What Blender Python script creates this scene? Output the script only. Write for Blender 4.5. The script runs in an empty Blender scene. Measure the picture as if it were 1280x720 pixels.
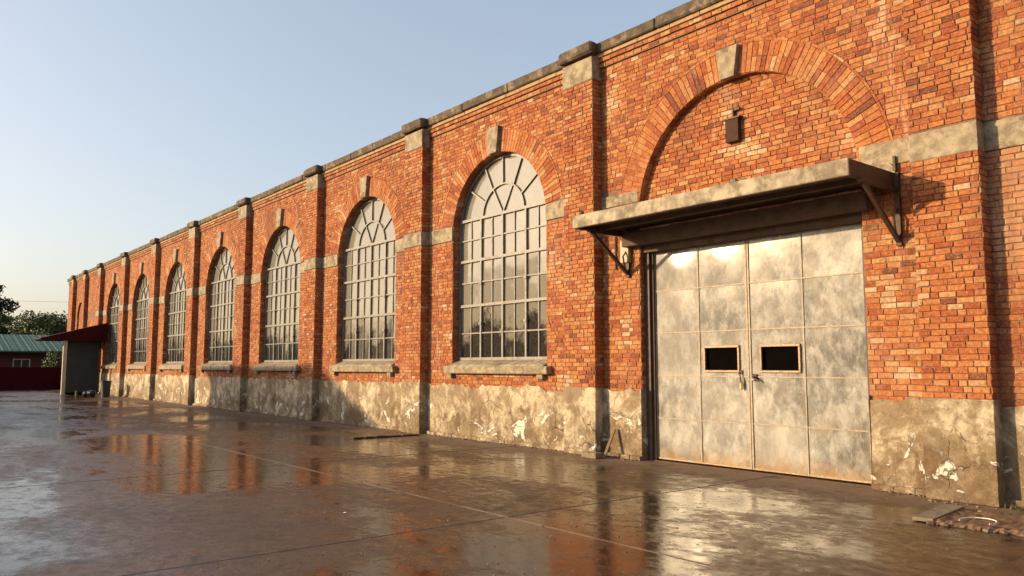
import bpy, math, random
from mathutils import Vector, Matrix, noise as mnoise
random.seed(7)
R=math.radians
COL=bpy.context.scene.collection
sc=bpy.context.scene
D=10.25

# ------------------------------------------------------------ materials
def newmat(name):
    m=bpy.data.materials.new(name); m.use_nodes=True
    nt=m.node_tree
    for n in list(nt.nodes): nt.nodes.remove(n)
    out=nt.nodes.new('ShaderNodeOutputMaterial')
    b=nt.nodes.new('ShaderNodeBsdfPrincipled')
    nt.links.new(b.outputs[0],out.inputs[0])
    return m,nt,b
class NT:
    def __init__(s,nt): s.nt=nt
    def n(s,t,**k):
        o=s.nt.nodes.new(t)
        for a,v in k.items():
            if a.startswith('i_'): o.inputs[a[2:]].default_value=v
            else: setattr(o,a,v)
        return o
    def l(s,a,b): s.nt.links.new(a,b)
    def pos(s): return s.n('ShaderNodeNewGeometry').outputs['Position']
    def mapping(s,vec,scale=(1,1,1),loc=(0,0,0),rot=(0,0,0)):
        m=s.n('ShaderNodeMapping'); s.l(vec,m.inputs[0])
        m.inputs['Scale'].default_value=scale; m.inputs['Location'].default_value=loc; m.inputs['Rotation'].default_value=rot
        return m.outputs[0]
    def noise(s,vec,scale,detail=6,rough=.6,dist=0):
        t=s.n('ShaderNodeTexNoise'); s.l(vec,t.inputs['Vector'])
        t.inputs['Scale'].default_value=scale; t.inputs['Detail'].default_value=detail
        t.inputs['Roughness'].default_value=rough; t.inputs['Distortion'].default_value=dist
        return t.outputs['Fac']
    def ramp(s,fac,stops,interp='LINEAR'):
        r=s.n('ShaderNodeValToRGB'); s.l(fac,r.inputs[0]); cr=r.color_ramp; cr.interpolation=interp
        while len(cr.elements)<len(stops): cr.elements.new(.5)
        for e,(p,c) in zip(cr.elements,stops):
            e.position=p
            e.color=(c,c,c,1) if not isinstance(c,(tuple,list)) else (*c,1)
        return r.outputs[0]
    def mix(s,f,a,b,bt='MIX'):
        m=s.n('ShaderNodeMix',data_type='RGBA',blend_type=bt)
        for inp,v in ((m.inputs[0],f),(m.inputs[6],a),(m.inputs[7],b)):
            if hasattr(v,'links'): s.l(v,inp)
            elif isinstance(v,(tuple,list)): inp.default_value=(*v,1) if len(v)==3 else v
            else: inp.default_value=v if inp==m.inputs[0] else (v,v,v,1)
        return m.outputs[2]
    def math(s,op,a,b=None,clamp=False):
        m=s.n('ShaderNodeMath',operation=op,use_clamp=clamp)
        for i,v in enumerate((a,b)):
            if v is None: continue
            if hasattr(v,'links'): s.l(v,m.inputs[i])
            else: m.inputs[i].default_value=v
        return m.outputs[0]
    def bump(s,h,strength,dist,b,normal=None):
        n=s.n('ShaderNodeBump'); n.inputs['Strength'].default_value=strength; n.inputs['Distance'].default_value=dist
        s.l(h,n.inputs['Height'])
        if normal: s.l(normal,n.inputs['Normal'])
        if b is not None: s.l(n.outputs[0],b.inputs['Normal'])
        return n.outputs[0]
    def sep(s,v):
        x=s.n('ShaderNodeSeparateXYZ'); s.l(v,x.inputs[0]); return x.outputs

def rough_mat(name,c1,c2,rough=.8,scale=6,bump=.3,metal=0,c3=None,dist=.01,stops=(.35,.65)):
    m,nt,b=newmat(name); t=NT(nt); p=t.pos()
    a=t.noise(p,scale,8,.65); f=t.ramp(a,[(stops[0],0.0),(stops[1],1.0)])
    col=t.mix(f,c1,c2)
    if c3:
        a2=t.noise(t.mapping(p,loc=(9,3,5)),scale*.4,8,.7); f2=t.ramp(a2,[(.52,0.0),(.62,1.0)]); col=t.mix(f2,col,c3)
    t.l(col,b.inputs['Base Color']); b.inputs['Roughness'].default_value=rough; b.inputs['Metallic'].default_value=metal
    t.bump(t.noise(p,scale*6,6,.7),bump,dist,b)
    return m
M={}
# brick: per-brick random value drives hue; a second noise mottles each brick
def brick_mat():
    m,nt,b=newmat('brick'); t=NT(nt); p=t.pos()
    at=t.n('ShaderNodeAttribute',attribute_name='rnd').outputs['Fac']
    big=t.noise(p,.55,4,.6)
    v=t.math('ADD',at,t.math('MULTIPLY',t.math('SUBTRACT',big,.5),.55),True)
    col=t.ramp(v,[(0.0,(.17,.066,.042)),(.08,(.29,.076,.036)),(.3,(.40,.118,.045)),(.52,(.49,.185,.066)),(.70,(.54,.245,.096)),(.84,(.56,.32,.155)),(.93,(.56,.39,.235)),(1.0,(.62,.50,.36))])
    n1=t.noise(p,22,8,.7); 
    col=t.mix(t.ramp(n1,[(.40,.0),(.62,1.0)]),col,t.mix(1.0,col,(.60,.50,.45),'MULTIPLY'))
    n2=t.noise(t.mapping(p,loc=(3,7,1)),45,6,.75)
    col=t.mix(t.ramp(n2,[(.54,0.0),(.68,.75)]),col,(.66,.40,.22))
    # lime and soot staining over whole regions
    n3=t.noise(t.mapping(p,scale=(1,1,.5),loc=(13,2,8)),1.1,9,.72)
    col=t.mix(t.ramp(n3,[(.54,0.0),(.66,.45)]),col,(.52,.36,.24))
    n4=t.noise(t.mapping(p,scale=(1,1,.4),loc=(1,22,8)),.9,9,.7)
    col=t.mix(t.ramp(n4,[(.53,0.0),(.68,.60)]),col,(.20,.080,.048))
    n5=t.noise(t.mapping(p,scale=(2.6,2.6,.16),loc=(4,2,8)),1.6,8,.7); col=t.mix(t.math('MULTIPLY',t.ramp(n5,[(.54,0.0),(.68,.55)]),t.ramp(t.noise(p,.4),[(.42,.2),(.6,1.0)])),col,(.13,.060,.038))
    n6=t.noise(t.mapping(p,scale=(1.6,1.6,.3),loc=(14,2,3)),1.3,10,.78); col=t.mix(t.ramp(n6,[(.585,0.0),(.66,.6)]),col,(.60,.46,.34))
    col=t.mix(1.0,col,(.84,.76,.66),'MULTIPLY')
    t.l(col,b.inputs['Base Color']); b.inputs['Roughness'].default_value=.82
    b.inputs['Specular IOR Level'].default_value=.25
    h=t.math('ADD',t.noise(p,30,8,.75),t.math('MULTIPLY',t.noise(p,110,4,.7),.5))
    t.bump(h,.9,.008,b)
    return m
M['brick']=brick_mat()
M['mortar']=rough_mat('mortar',(.13,.062,.036),(.24,.14,.09),.95,14,.6)
M['stone']=rough_mat('stone',(.35,.285,.19),(.20,.155,.10),.85,7,.9,c3=(.145,.105,.065),stops=(.4,.6))
M['coping']=rough_mat('coping',(.15,.108,.07),(.065,.048,.032),.9,6,.9,c3=(.25,.19,.12),dist=.03,stops=(.3,.6))
M['buffband']=rough_mat('buffband',(.40,.27,.14),(.30,.16,.08),.9,5,.5)
def plinth_mat():
    m,nt,b=newmat('plinth_render'); t=NT(nt); p=t.pos(); z=t.sep(p)[2]
    a=t.noise(t.mapping(p,scale=(1,1,.8)),2.3,10,.68,.5)
    col=t.mix(t.ramp(a,[(.44,0.0),(.56,1.0)]),(.55,.455,.315),(.26,.19,.11))
    sp_=t.noise(t.mapping(p,loc=(6,6,1)),13,10,.8,.3); col=t.mix(t.ramp(sp_,[(.50,0.0),(.62,.7)]),col,(.52,.44,.31))
    sq_=t.noise(t.mapping(p,loc=(1,6,7)),8,10,.8,.6); col=t.mix(t.ramp(sq_,[(.53,0.0),(.63,.7)]),col,(.15,.10,.055))
    bg_=t.noise(t.mapping(p,loc=(2,5,9)),.9,10,.7,.4); col=t.mix(t.ramp(bg_,[(.48,0.0),(.55,.75)]),col,(.19,.125,.062))
    # brown rising damp, ragged
    zz=t.math('ADD',z,t.math('MULTIPLY',t.math('SUBTRACT',t.noise(t.mapping(p,scale=(1,1,.6),loc=(4,4,4)),1.9,10,.72),.5),2.6))
    damp=t.ramp(t.math('DIVIDE',zz,1.3),[(.32,1.0),(.50,0.0)])
    col=t.mix(t.math('MULTIPLY',damp,t.ramp(t.noise(t.mapping(p,loc=(0,3,8)),2.6,10,.78),[(.43,.10),(.56,.95)])),col,(.14,.085,.040))
    # dark soot patches
    s=t.noise(t.mapping(p,loc=(7,1,2)),3.2,10,.7); col=t.mix(t.ramp(s,[(.56,0.0),(.70,.7)]),col,(.16,.115,.07))
    # peeled white lime
    w=t.noise(t.mapping(p,scale=(1,1,1.3),loc=(2,9,2)),2.0,9,.68,.7)
    w2=t.ramp(w,[(.572,0.0),(.588,1.0)])
    zl=t.ramp(z,[(.05,0.0),(.15,1.0),(.62,1.0),(.85,0.0)])
    w3=t.math('MULTIPLY',w2,zl)
    col=t.mix(w3,col,(.66,.60,.50))
    # hairline cracks
    v=t.n('ShaderNodeTexVoronoi',feature='DISTANCE_TO_EDGE'); t.l(t.mix(.25,p,t.n('ShaderNodeTexNoise',i_Scale=4.0).outputs['Color']),v.inputs['Vector']); v.inputs['Scale'].default_value=2.2
    cr=t.math('MULTIPLY',t.ramp(v.outputs[0],[(0.0,1.0),(.012,0.0)]),t.ramp(t.noise(p,.9),[(.5,0.0),(.6,.8)]))
    col=t.mix(cr,col,(.07,.045,.025))
    t.l(col,b.inputs['Base Color']); b.inputs['Roughness'].default_value=.85
    h=t.math('ADD',t.noise(p,9,10,.8),t.math('MULTIPLY',w3,.7)); h=t.math('SUBTRACT',h,cr)
    t.bump(h,1.0,.035,b)
    return m
M['plinth']=plinth_mat()
def door_mat():
    m,nt,b=newmat('galvanised_sheet'); t=NT(nt); p=t.pos(); z=t.sep(p)[2]
    at=t.n('ShaderNodeAttribute',attribute_name='rnd').outputs['Fac']
    a=t.noise(t.mapping(p,scale=(1.2,1,.8),rot=(0,.3,0)),3.4,12,.74,.15)
    col=t.mix(t.ramp(a,[(.42,0.0),(.60,1.0)]),(.100,.096,.088),(.33,.315,.28))
    n=t.noise(t.mapping(p,scale=(1,1,.35),loc=(5,5,5)),7,10,.72,.3)
    col=t.mix(t.ramp(n,[(.50,0.0),(.60,.6)]),col,(.17,.130,.088))
    sc_=t.noise(t.mapping(p,scale=(1.6,1,.5),loc=(8,1,5),rot=(0,.9,0)),11,9,.85,.25); col=t.mix(t.ramp(sc_,[(.56,0.0),(.64,.55)]),col,(.50,.47,.41))
    col=t.mix(t.math('MULTIPLY',at,.4),col,(.30,.27,.24))
    low=t.ramp(t.math('ADD',z,t.math('MULTIPLY',t.math('SUBTRACT',n,.5),.9)),[(.0,.75),(.28,0.0)])
    col=t.mix(low,col,(.30,.17,.06))
    t.l(col,b.inputs['Base Color']); b.inputs['Metallic'].default_value=.0; b.inputs['Specular IOR Level'].default_value=.22
    rr=t.ramp(t.noise(p,6,8,.7,.6),[(.3,.15),(.7,.27)]); t.l(rr,b.inputs['Roughness'])
    h=t.math('ADD',t.noise(p,2.2,4,.6),t.math('MULTIPLY',t.noise(p,28,8,.7),.12))
    t.bump(h,.25,.010,b)
    return m
M['door']=door_mat()
M['doortrim']=rough_mat('door_bead',(.36,.30,.22),(.22,.15,.09),.5,20,.3,metal=.0)
M['doorhatch']=rough_mat('hatch_trim',(.36,.28,.19),(.20,.11,.06),.5,30,.4,metal=.4)
M['rust']=rough_mat('rusty_steel',(.045,.028,.020),(.10,.05,.028),.6,18,.5,metal=.3)
M['rustbox']=rough_mat('rusty_box',(.075,.034,.020),(.05,.025,.017),.7,9,.2)
M['doorframe']=rough_mat('door_frame_steel',(.045,.030,.026),(.09,.05,.036),.6,8,.4)
M['steel']=rough_mat('window_steel',(.13,.13,.14),(.22,.195,.16),.5,14,.3,metal=.1,c3=(.13,.095,.065))
M['canopy']=rough_mat('canopy_concrete',(.40,.335,.235),(.17,.135,.09),.85,4.5,.5,c3=(.25,.20,.135),stops=(.40,.58))
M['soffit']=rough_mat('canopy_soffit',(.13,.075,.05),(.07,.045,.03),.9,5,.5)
M['black']=rough_mat('painted_black',(.003,.002,.002),(.004,.003,.003),1.0,5,.0)
M['black'].node_tree.nodes['Principled BSDF'].inputs['Specular IOR Level'].default_value=0
M['darkplastic']=rough_mat('dark_plastic',(.02,.022,.026),(.03,.03,.033),.45,8,.1)
M['bag']=rough_mat('black_plastic_sack',(.010,.010,.012),(.016,.016,.018),.35,12,.6)
M['white']=rough_mat('white_paint',(.55,.53,.48),(.42,.40,.36),.6,8,.2)
M['paper']=rough_mat('paper',(.7,.66,.6),(.6,.55,.5),.8,30,.2)
M['conduitbox']=rough_mat('cream_box',(.45,.38,.24),(.36,.30,.19),.6,12,.2)
M['brass']=rough_mat('brass',(.30,.22,.10),(.20,.14,.07),.5,20,.2,metal=.5)
M['plank']=rough_mat('weathered_plank',(.20,.12,.06),(.11,.065,.035),.8,25,.5)
M['block']=rough_mat('old_concrete_block',(.25,.20,.14),(.13,.10,.07),.9,14,.8)
M['shedpanel']=rough_mat('shutter_grey',(.065,.068,.064),(.055,.057,.054),.55,3,.1)
M['shedpost']=rough_mat('cream_post',(.55,.50,.38),(.42,.37,.27),.7,6,.2)
M['maroon']=rough_mat('maroon_sheet',(.050,.004,.006),(.038,.004,.005),.5,5,.2)
M['maroonwall']=rough_mat('maroon_wall_paint',(.050,.004,.009),(.038,.004,.008),.75,3,.3)
M['housewall']=rough_mat('house_wall',(.10,.035,.028),(.07,.03,.025),.85,3,.3)
M['cable']=rough_mat('cable',(.02,.02,.02),(.03,.03,.03),.6,3,.0)
M['roofing']=rough_mat('grey_roofing',(.12,.11,.10),(.09,.08,.07),.9,2,.3)
for k_ in ('maroon','maroonwall','shedpanel','rustbox'): M[k_].node_tree.nodes['Principled BSDF'].inputs['Specular IOR Level'].default_value=.08
def green_mat():
    m,nt,b=newmat('green_metal_roof'); t=NT(nt); p=t.pos()
    a=t.noise(p,1.2,8,.7); col=t.mix(t.ramp(a,[(.4,0.0),(.65,1.0)]),(.022,.085,.048),(.042,.12,.070))
    t.l(col,b.inputs['Base Color']); b.inputs['Roughness'].default_value=.55
    w=t.n('ShaderNodeTexWave',wave_type='BANDS',bands_direction='Y'); t.l(p,w.inputs[0]); w.inputs['Scale'].default_value=1.2
    t.bump(w.outputs['Fac'],.6,.05,b); return m
M['greenroof']=green_mat()
def glass_mat():
    m,nt,b=newmat('dusty_glass_painted_reflection'); t=NT(nt); p=t.pos(); z=t.sep(p)[2]
    at=t.n('ShaderNodeAttribute',attribute_name='rnd').outputs['Fac']
    # pale dust on high panes; ragged dark below is painted tree reflection
    dust_and_reflection=t.math('ADD',t.math('SUBTRACT',t.math('MULTIPLY',z,.62),.62),t.math('MULTIPLY',at,.40))
    dust_and_reflection=t.math('ADD',dust_and_reflection,t.math('MULTIPLY',t.math('SUBTRACT',t.noise(p,2.6,10,.72),.5),1.6))
    f=t.ramp(t.math('MULTIPLY',dust_and_reflection,.5),[(.48,0.0),(.60,1.0)])
    col=t.mix(f,(.020,.017,.014),(.195,.18,.145))
    n=t.noise(p,40,6,.7); col=t.mix(t.ramp(n,[(.5,0.0),(.8,.3)]),col,(.3,.27,.21))
    t.l(col,b.inputs['Base Color']); b.inputs['IOR'].default_value=1.9
    t.l(t.ramp(t.noise(p,5,6,.6),[(.3,.06),(.8,.16)]),b.inputs['Roughness'])
    t.bump(t.noise(p,1.7,2,.4),.25,.03,b)
    return m
M['glass']=glass_mat()
def leaf_mat(name,c1,c2):
    m,nt,b=newmat(name); t=NT(nt)
    at=t.n('ShaderNodeAttribute',attribute_name='rnd').outputs['Fac']
    t.l(t.ramp(at,[(0.0,c1),(1.0,c2)]),b.inputs['Base Color']); b.inputs['Roughness'].default_value=.6
    return m
M['leaf']=leaf_mat('leaves',(.020,.040,.010),(.10,.135,.035))
M['leafdark']=leaf_mat('dark_leaves',(.010,.018,.008),(.035,.045,.018))
M['weed']=leaf_mat('dry_weed',(.05,.045,.012),(.16,.13,.045))
M['bark']=rough_mat('bark',(.06,.045,.03),(.09,.065,.045),.9,6,.6)
PUD=[(-9.3,-2.6,2.6,.9,.13),(-12.9,-5.5,3.2,1.1,.10),(-5.7,-5.0,1.5,.5,.12),(-6.0,-2.2,1.3,1.1,.12),(-4.1,-1.5,.9,.55,.22),(-18,-6.5,5,1.5,.08),(-15,-2.6,4,.8,.10),(-3.8,-3.6,.8,.5,.10)]
def ground_mat():
    m,nt,b=newmat('wet_concrete'); t=NT(nt); p=t.pos(); xyz=t.sep(p); x,y=xyz[0],xyz[1]
    big=t.noise(t.mapping(p,scale=(.55,1.1,1)),.42,9,.60,.5)
    med=t.noise(t.mapping(p,loc=(5,2,0)),1.7,9,.65,.4)
    fine=t.noise(p,18,8,.75); vf=t.noise(p,90,4,.7)
    wet=t.math('ADD',t.math('MULTIPLY',big,.72),t.math('MULTIPLY',med,.28))
    for bx,by,rx,ry,am in PUD:
        dx=t.math('DIVIDE',t.math('SUBTRACT',x,bx),rx); dy=t.math('DIVIDE',t.math('SUBTRACT',y,by),ry)
        d2=t.math('ADD',t.math('MULTIPLY',dx,dx),t.math('MULTIPLY',dy,dy))
        wet=t.math('ADD',wet,t.math('MULTIPLY',t.math('SUBTRACT',1.0,d2,True),am))
    # the strip at the foot of the wall has dried
    dry=t.ramp(t.math('ADD',y,t.math('MULTIPLY',t.math('SUBTRACT',med,.5),1.6)),[(0.0,0.0),(1.0,1.0)])
    mr=t.n('ShaderNodeMapRange'); t.l(t.math('ADD',y,t.math('MULTIPLY',t.math('SUBTRACT',med,.5),2.4)),mr.inputs[0])
    mr.inputs[1].default_value=-1.25; mr.inputs[2].default_value=-.35; mr.clamp=True
    dry=mr.outputs[0]
    pud=t.ramp(wet,[(.485,0.0),(.53,1.0)])
    pud=t.math('MULTIPLY',pud,t.math('SUBTRACT',1.0,dry))
    base=t.mix(t.ramp(med,[(.35,0.0),(.7,1.0)]),(.084,.048,.022),(.040,.022,.010))
    base=t.mix(pud,base,(.034,.020,.011))
    base=t.mix(t.math('MULTIPLY',dry,.8),base,(.19,.13,.082))
    base=t.mix(t.math('MULTIPLY',t.ramp(fine,[(.5,0.0),(.7,1.0)]),.45),base,(.17,.115,.07))
    base=t.mix(t.math('MULTIPLY',t.ramp(vf,[(.56,0.0),(.66,1.0)]),.55),base,(.20,.15,.10))
    st_=t.noise(t.mapping(p,loc=(1,4,0)),2.6,10,.75,.3); base=t.mix(t.ramp(st_,[(.53,0.0),(.60,.6)]),base,(.030,.019,.011))
    vo=t.n('ShaderNodeTexVoronoi',feature='DISTANCE_TO_EDGE'); t.l(t.mix(.12,p,t.n('ShaderNodeTexNoise',i_Scale=3.0).outputs['Color']),vo.inputs['Vector']); vo.inputs['Scale'].default_value=.42
    ck=t.math('MULTIPLY',t.ramp(vo.outputs[0],[(0.0,1.0),(.004,0.0)]),t.ramp(t.noise(p,.5),[(.50,0.0),(.55,.8)])); base=t.mix(ck,base,(.012,.008,.005))
    rst=t.noise(t.mapping(p,loc=(30,2,0)),1.1,9,.7); base=t.mix(t.ramp(rst,[(.56,0.0),(.72,.55)]),base,(.11,.038,.014))
    # slab joints
    def line(coord,at,wd,wob=.04):
        c=t.math('ADD',coord,t.math('MULTIPLY',t.math('SUBTRACT',t.noise(p,.8,3),.5),wob))
        d=t.math('ABSOLUTE',t.math('SUBTRACT',c,at)); return t.math('LESS_THAN',d,wd)
    j=None
    for a in (-6.7,-12.4,-18.2,-24.0,-29.8,-35.6,-41.4,-.9,5.0):
        q=line(x,a,.019 if a>-10 else .032); j=q if j is None else t.math('MAXIMUM',j,q)
    for a in (-10.4,-16):
        j=t.math('MAXIMUM',j,line(y,a,.014))
    pale=line(y,-4.92,.019,.03)
    base=t.mix(j,base,(.018,.011,.008))
    base=t.mix(t.math('MULTIPLY',pale,t.ramp(t.noise(p,1.5),[(.4,.4),(.55,1.0)])),base,(.30,.21,.14))
    t.l(base,b.inputs['Base Color'])
    r=t.math('ADD',t.ramp(wet,[(.36,.50),(.48,.30),(.56,.07)]),t.math('MULTIPLY',t.math('SUBTRACT',fine,.5),.16))
    mid=t.noise(t.mapping(p,scale=(1,1.3,1),loc=(2,8,0)),5.5,9,.72,.5); r=t.math('ADD',r,t.math('MULTIPLY',t.math('SUBTRACT',mid,.44),1.25)); r=t.math('MAXIMUM',r,.10)
    r=t.math('ADD',r,t.math('MULTIPLY',dry,.45)); r=t.math('ADD',r,t.math('MULTIPLY',t.math('MAXIMUM',j,pale),.3),True)
    t.l(r,b.inputs['Roughness']); b.inputs['IOR'].default_value=1.42
    h=t.math('ADD',t.math('MULTIPLY',fine,.6),t.math('MULTIPLY',vf,.35))
    h=t.math('MULTIPLY',h,t.math('SUBTRACT',1.22,pud))
    h=t.math('SUBTRACT',h,t.math('MULTIPLY',j,2.5))
    n1=t.bump(h,.5,.006,None)
    rip=t.noise(t.mapping(p,scale=(.6,1,1),loc=(3,3,3)),1.1,5,.55,.3)
    n2_=t.bump(t.noise(t.mapping(p,loc=(9,3,3)),7,4,.6),.25,.006,None,n1); t.bump(rip,.30,.020,b,n2_)
    return m
M['ground']=ground_mat()

# ------------------------------------------------------------ mesh helpers
class MB:
    def __init__(s): s.v=[]; s.f=[]; s.m=[]; s.r=[]; s.mats=[]
    def mi(s,name):
        if name not in s.mats: s.mats.append(name)
        return s.mats.index(name)
    def quadf(s,pts,mat,r=None):
        i=len(s.v); s.v.extend(tuple(p) for p in pts); s.f.append(tuple(range(i,i+len(pts)))); s.m.append(s.mi(mat)); s.r.append(random.random() if r is None else r)
    def solid(s,vs,fs,mat,r=None):
        i=len(s.v); s.v.extend(tuple(p) for p in vs); r=random.random() if r is None else r; k=s.mi(mat)
        for f in fs: s.f.append(tuple(i+a for a in f)); s.m.append(k); s.r.append(r)
    def box(s,x0,x1,y0,y1,z0,z1,mat,r=None,ch=0.0,jit=0.0):
        if ch<=0:
            vs=[(x,y,z) for z in (z0,z1) for y in (y0,y1) for x in (x0,x1)]
            if jit: vs=[tuple(c+random.uniform(-jit,jit) for c in q) for q in vs]
            s.solid(vs,[(0,2,3,1),(4,5,7,6),(0,1,5,4),(2,6,7,3),(0,4,6,2),(1,3,7,5)],mat,r)
        else:  # chamfered box, 24 verts
            c=ch; vs=[];idx={}
            for sx in (0,1):
                for sy in (0,1):
                    for sz in (0,1):
                        X=(x0,x1)[sx];Y=(y0,y1)[sy];Z=(z0,z1)[sz]
                        dx=c*(1-2*sx);dy=c*(1-2*sy);dz=c*(1-2*sz)
                        for k,q in enumerate(((X,Y+dy,Z+dz),(X+dx,Y,Z+dz),(X+dx,Y+dy,Z))):
                            idx[(sx,sy,sz,k)]=len(vs); vs.append(tuple(a+random.uniform(-jit,jit) for a in q) if jit else q)
            F=[]
            cy=[(0,0),(1,0),(1,1),(0,1)]
            for a in (0,1):
                F.append([idx[(a,p,q,0)] for p,q in cy]); F.append([idx[(p,a,q,1)] for p,q in cy]); F.append([idx[(p,q,a,2)] for p,q in cy])
            for p in (0,1):
                for q in (0,1):
                    F.append([idx[(p,q,0,0)],idx[(p,q,1,0)],idx[(p,q,1,1)],idx[(p,q,0,1)]])
                    F.append([idx[(p,0,q,0)],idx[(p,1,q,0)],idx[(p,1,q,2)],idx[(p,0,q,2)]])
                    F.append([idx[(0,p,q,1)],idx[(1,p,q,1)],idx[(1,p,q,2)],idx[(0,p,q,2)]])
                    for w in (0,1): F.append([idx[(p,q,w,0)],idx[(p,q,w,1)],idx[(p,q,w,2)]])
            s.solid(vs,F,mat,r)
    def tube(s,pts,rad,mat,n=8,r=None):
        rr=rad if isinstance(rad,(list,tuple)) else [rad]*len(pts)
        pts=[Vector(p) for p in pts]; base=len(s.v); k=s.mi(mat); rv=random.random() if r is None else r
        for i,p in enumerate(pts):
            d=(pts[min(i+1,len(pts)-1)]-pts[max(i-1,0)]).normalized()
            a=Vector((0,0,1)) if abs(d.z)<.9 else Vector((1,0,0))
            u=d.cross(a).normalized(); w=d.cross(u)
            for q in range(n):
                t=2*math.pi*q/n; s.v.append(tuple(p+(u*math.cos(t)+w*math.sin(t))*rr[i]))
        for i in range(len(pts)-1):
            for q in range(n):
                a=base+i*n+q;b=base+i*n+(q+1)%n; s.f.append((a,b,b+n,a+n)); s.m.append(k); s.r.append(rv)
        s.f.append(tuple(base+q for q in range(n))[::-1]); s.f.append(tuple(base+(len(pts)-1)*n+q for q in range(n))); s.m+=[k,k]; s.r+=[rv,rv]
    def bar(s,a,b,w,d,mat,r=None,up=(0,1,0)):
        """square bar from a to b; w across (in the plane), d along up"""
        a=Vector(a);b=Vector(b);dr=(b-a).normalized();u=Vector(up);sd=dr.cross(u).normalized();u=sd.cross(dr).normalized()
        vs=[]
        for p in (a,b):
            for i,j in ((-1,-1),(1,-1),(1,1),(-1,1)): vs.append(p+sd*(w/2*i)+u*(d/2*j))
        s.solid(vs,[(3,2,1,0),(4,5,6,7),(0,1,5,4),(1,2,6,5),(2,3,7,6),(3,0,4,7)],mat,r)
    def build(s,name,parent=None,smooth=False,fix=False):
        me=bpy.data.meshes.new(name); me.from_pydata(s.v,[],s.f)
        for k in s.mats: me.materials.append(M[k])
        me.polygons.foreach_set('material_index',s.m)
        a=me.attributes.new('rnd','FLOAT','FACE'); a.data.foreach_set('value',s.r)
        if smooth: me.polygons.foreach_set('use_smooth',[True]*len(s.f))
        if fix:
            import bmesh
            bm=bmesh.new(); bm.from_mesh(me); bmesh.ops.recalc_face_normals(bm,faces=bm.faces); bm.to_mesh(me); bm.free()
        me.update()
        o=bpy.data.objects.new(name,me); COL.objects.link(o)
        if parent: o.parent=parent
        return o
def empty(name,loc=(0,0,0)):
    o=bpy.data.objects.new(name,None); COL.objects.link(o); o.location=loc; o.empty_display_size=.3; return o
def tag(o,label=None,cat=None,group=None,kind=None):
    for k,v in (('label',label),('category',cat),('group',group),('kind',kind)):
        if v: o[k]=v
    return o
def copy_tree(o,parent):
    c=o.copy(); COL.objects.link(c); c.parent=parent
    for ch in [k for k in COL.objects if k.parent==o]: copy_tree(ch,c)
    return c

BL,BH,MJ=.197,.0755,.0105   # brick pitch, course height, joint
def brick(mb,o,ux,uz,nn,a0,a1,b0,b1,r=None,proud=None,mat='brick'):
    """one brick face on the plane through o; a along ux, b along uz, nn outwards"""
    j=.0035; pr=random.uniform(.006,.013) if proud is None else proud
    rd=lambda k: random.uniform(-k,k)
    c=[(a0,b0),(a1,b0),(a1,b1),(a0,b1)]; ch=.005
    ce=((a0+a1)/2,(b0+b1)/2)
    vs=[];tilt=(rd(.002),rd(.002))
    c=[(a+rd(j),b+rd(j)) for a,b in c]
    for a,b in c: vs.append(o+ux*a+uz*b-nn*.004)
    for a,b in c: vs.append(o+ux*a+uz*b+nn*(pr-.004))
    for i,(a,b) in enumerate(c):
        a2=a+(ch if a<ce[0] else -ch); b2=b+(ch if b<ce[1] else -ch)
        vs.append(o+ux*a2+uz*b2+nn*(pr+rd(.0015)+tilt[0]*(1 if a>ce[0] else -1)+tilt[1]*(1 if b>ce[1] else -1)))
    fs=[(8,9,10,11)]
    for i in range(4):
        k=(i+1)%4; fs.append((i,k,k+4,i+4)); fs.append((i+4,k+4,k+8,i+8))
    mb.solid(vs,fs,mat,r)
def brickrand(a,z,pale=None):
    r=random.random()
    v=.18+.62*r
    if random.random()<.035: v=random.uniform(.84,.98)
    if random.random()<.05: v=random.uniform(0,.12)
    if pale and pale(a,z) and random.random()<.5: v=random.uniform(.85,1)
    return v
def bricks(mb,o,ux,uz,nn,A0,A1,B0,B1,skip=None,pale=None,phase=0.0,irr=.0):
    """running bond over a rectangle; skip(a,b) drops bricks; skipped spans are trimmed"""
    o=Vector(o);ux=Vector(ux);uz=Vector(uz);nn=Vector(nn)
    n=int(math.ceil((B1-B0)/BH-1e-6)); 
    for i in range(n):
        b0=B0+i*BH; b1=min(b0+BH-MJ,B1-.002)
        if b1-b0<.02: continue
        a=A0-((i%2)*.5+phase)*BL+random.uniform(-.01,.01)
        while a<A1:
            w=BL+random.uniform(-.022,.022)*(1+irr)
            if random.random()<.14: w=BL*.52
            s0=max(a,A0+.001); s1=min(a+w-MJ,A1-.001); a+=w
            if s1-s0<.03: continue
            if skip:
                q=skip(s0,s1,(b0+b1)/2)
                if q is None: continue
                s0,s1=q
                if s1-s0<.025: continue
            r=brickrand((s0+s1)/2,(b0+b1)/2,pale)
            dz=random.uniform(-.003,.003)*(1+irr)
            brick(mb,o,ux,uz,nn,s0,s1,b0+dz,b1+dz,r)
X,Y,Z=Vector((1,0,0)),Vector((0,1,0)),Vector((0,0,1))

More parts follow.
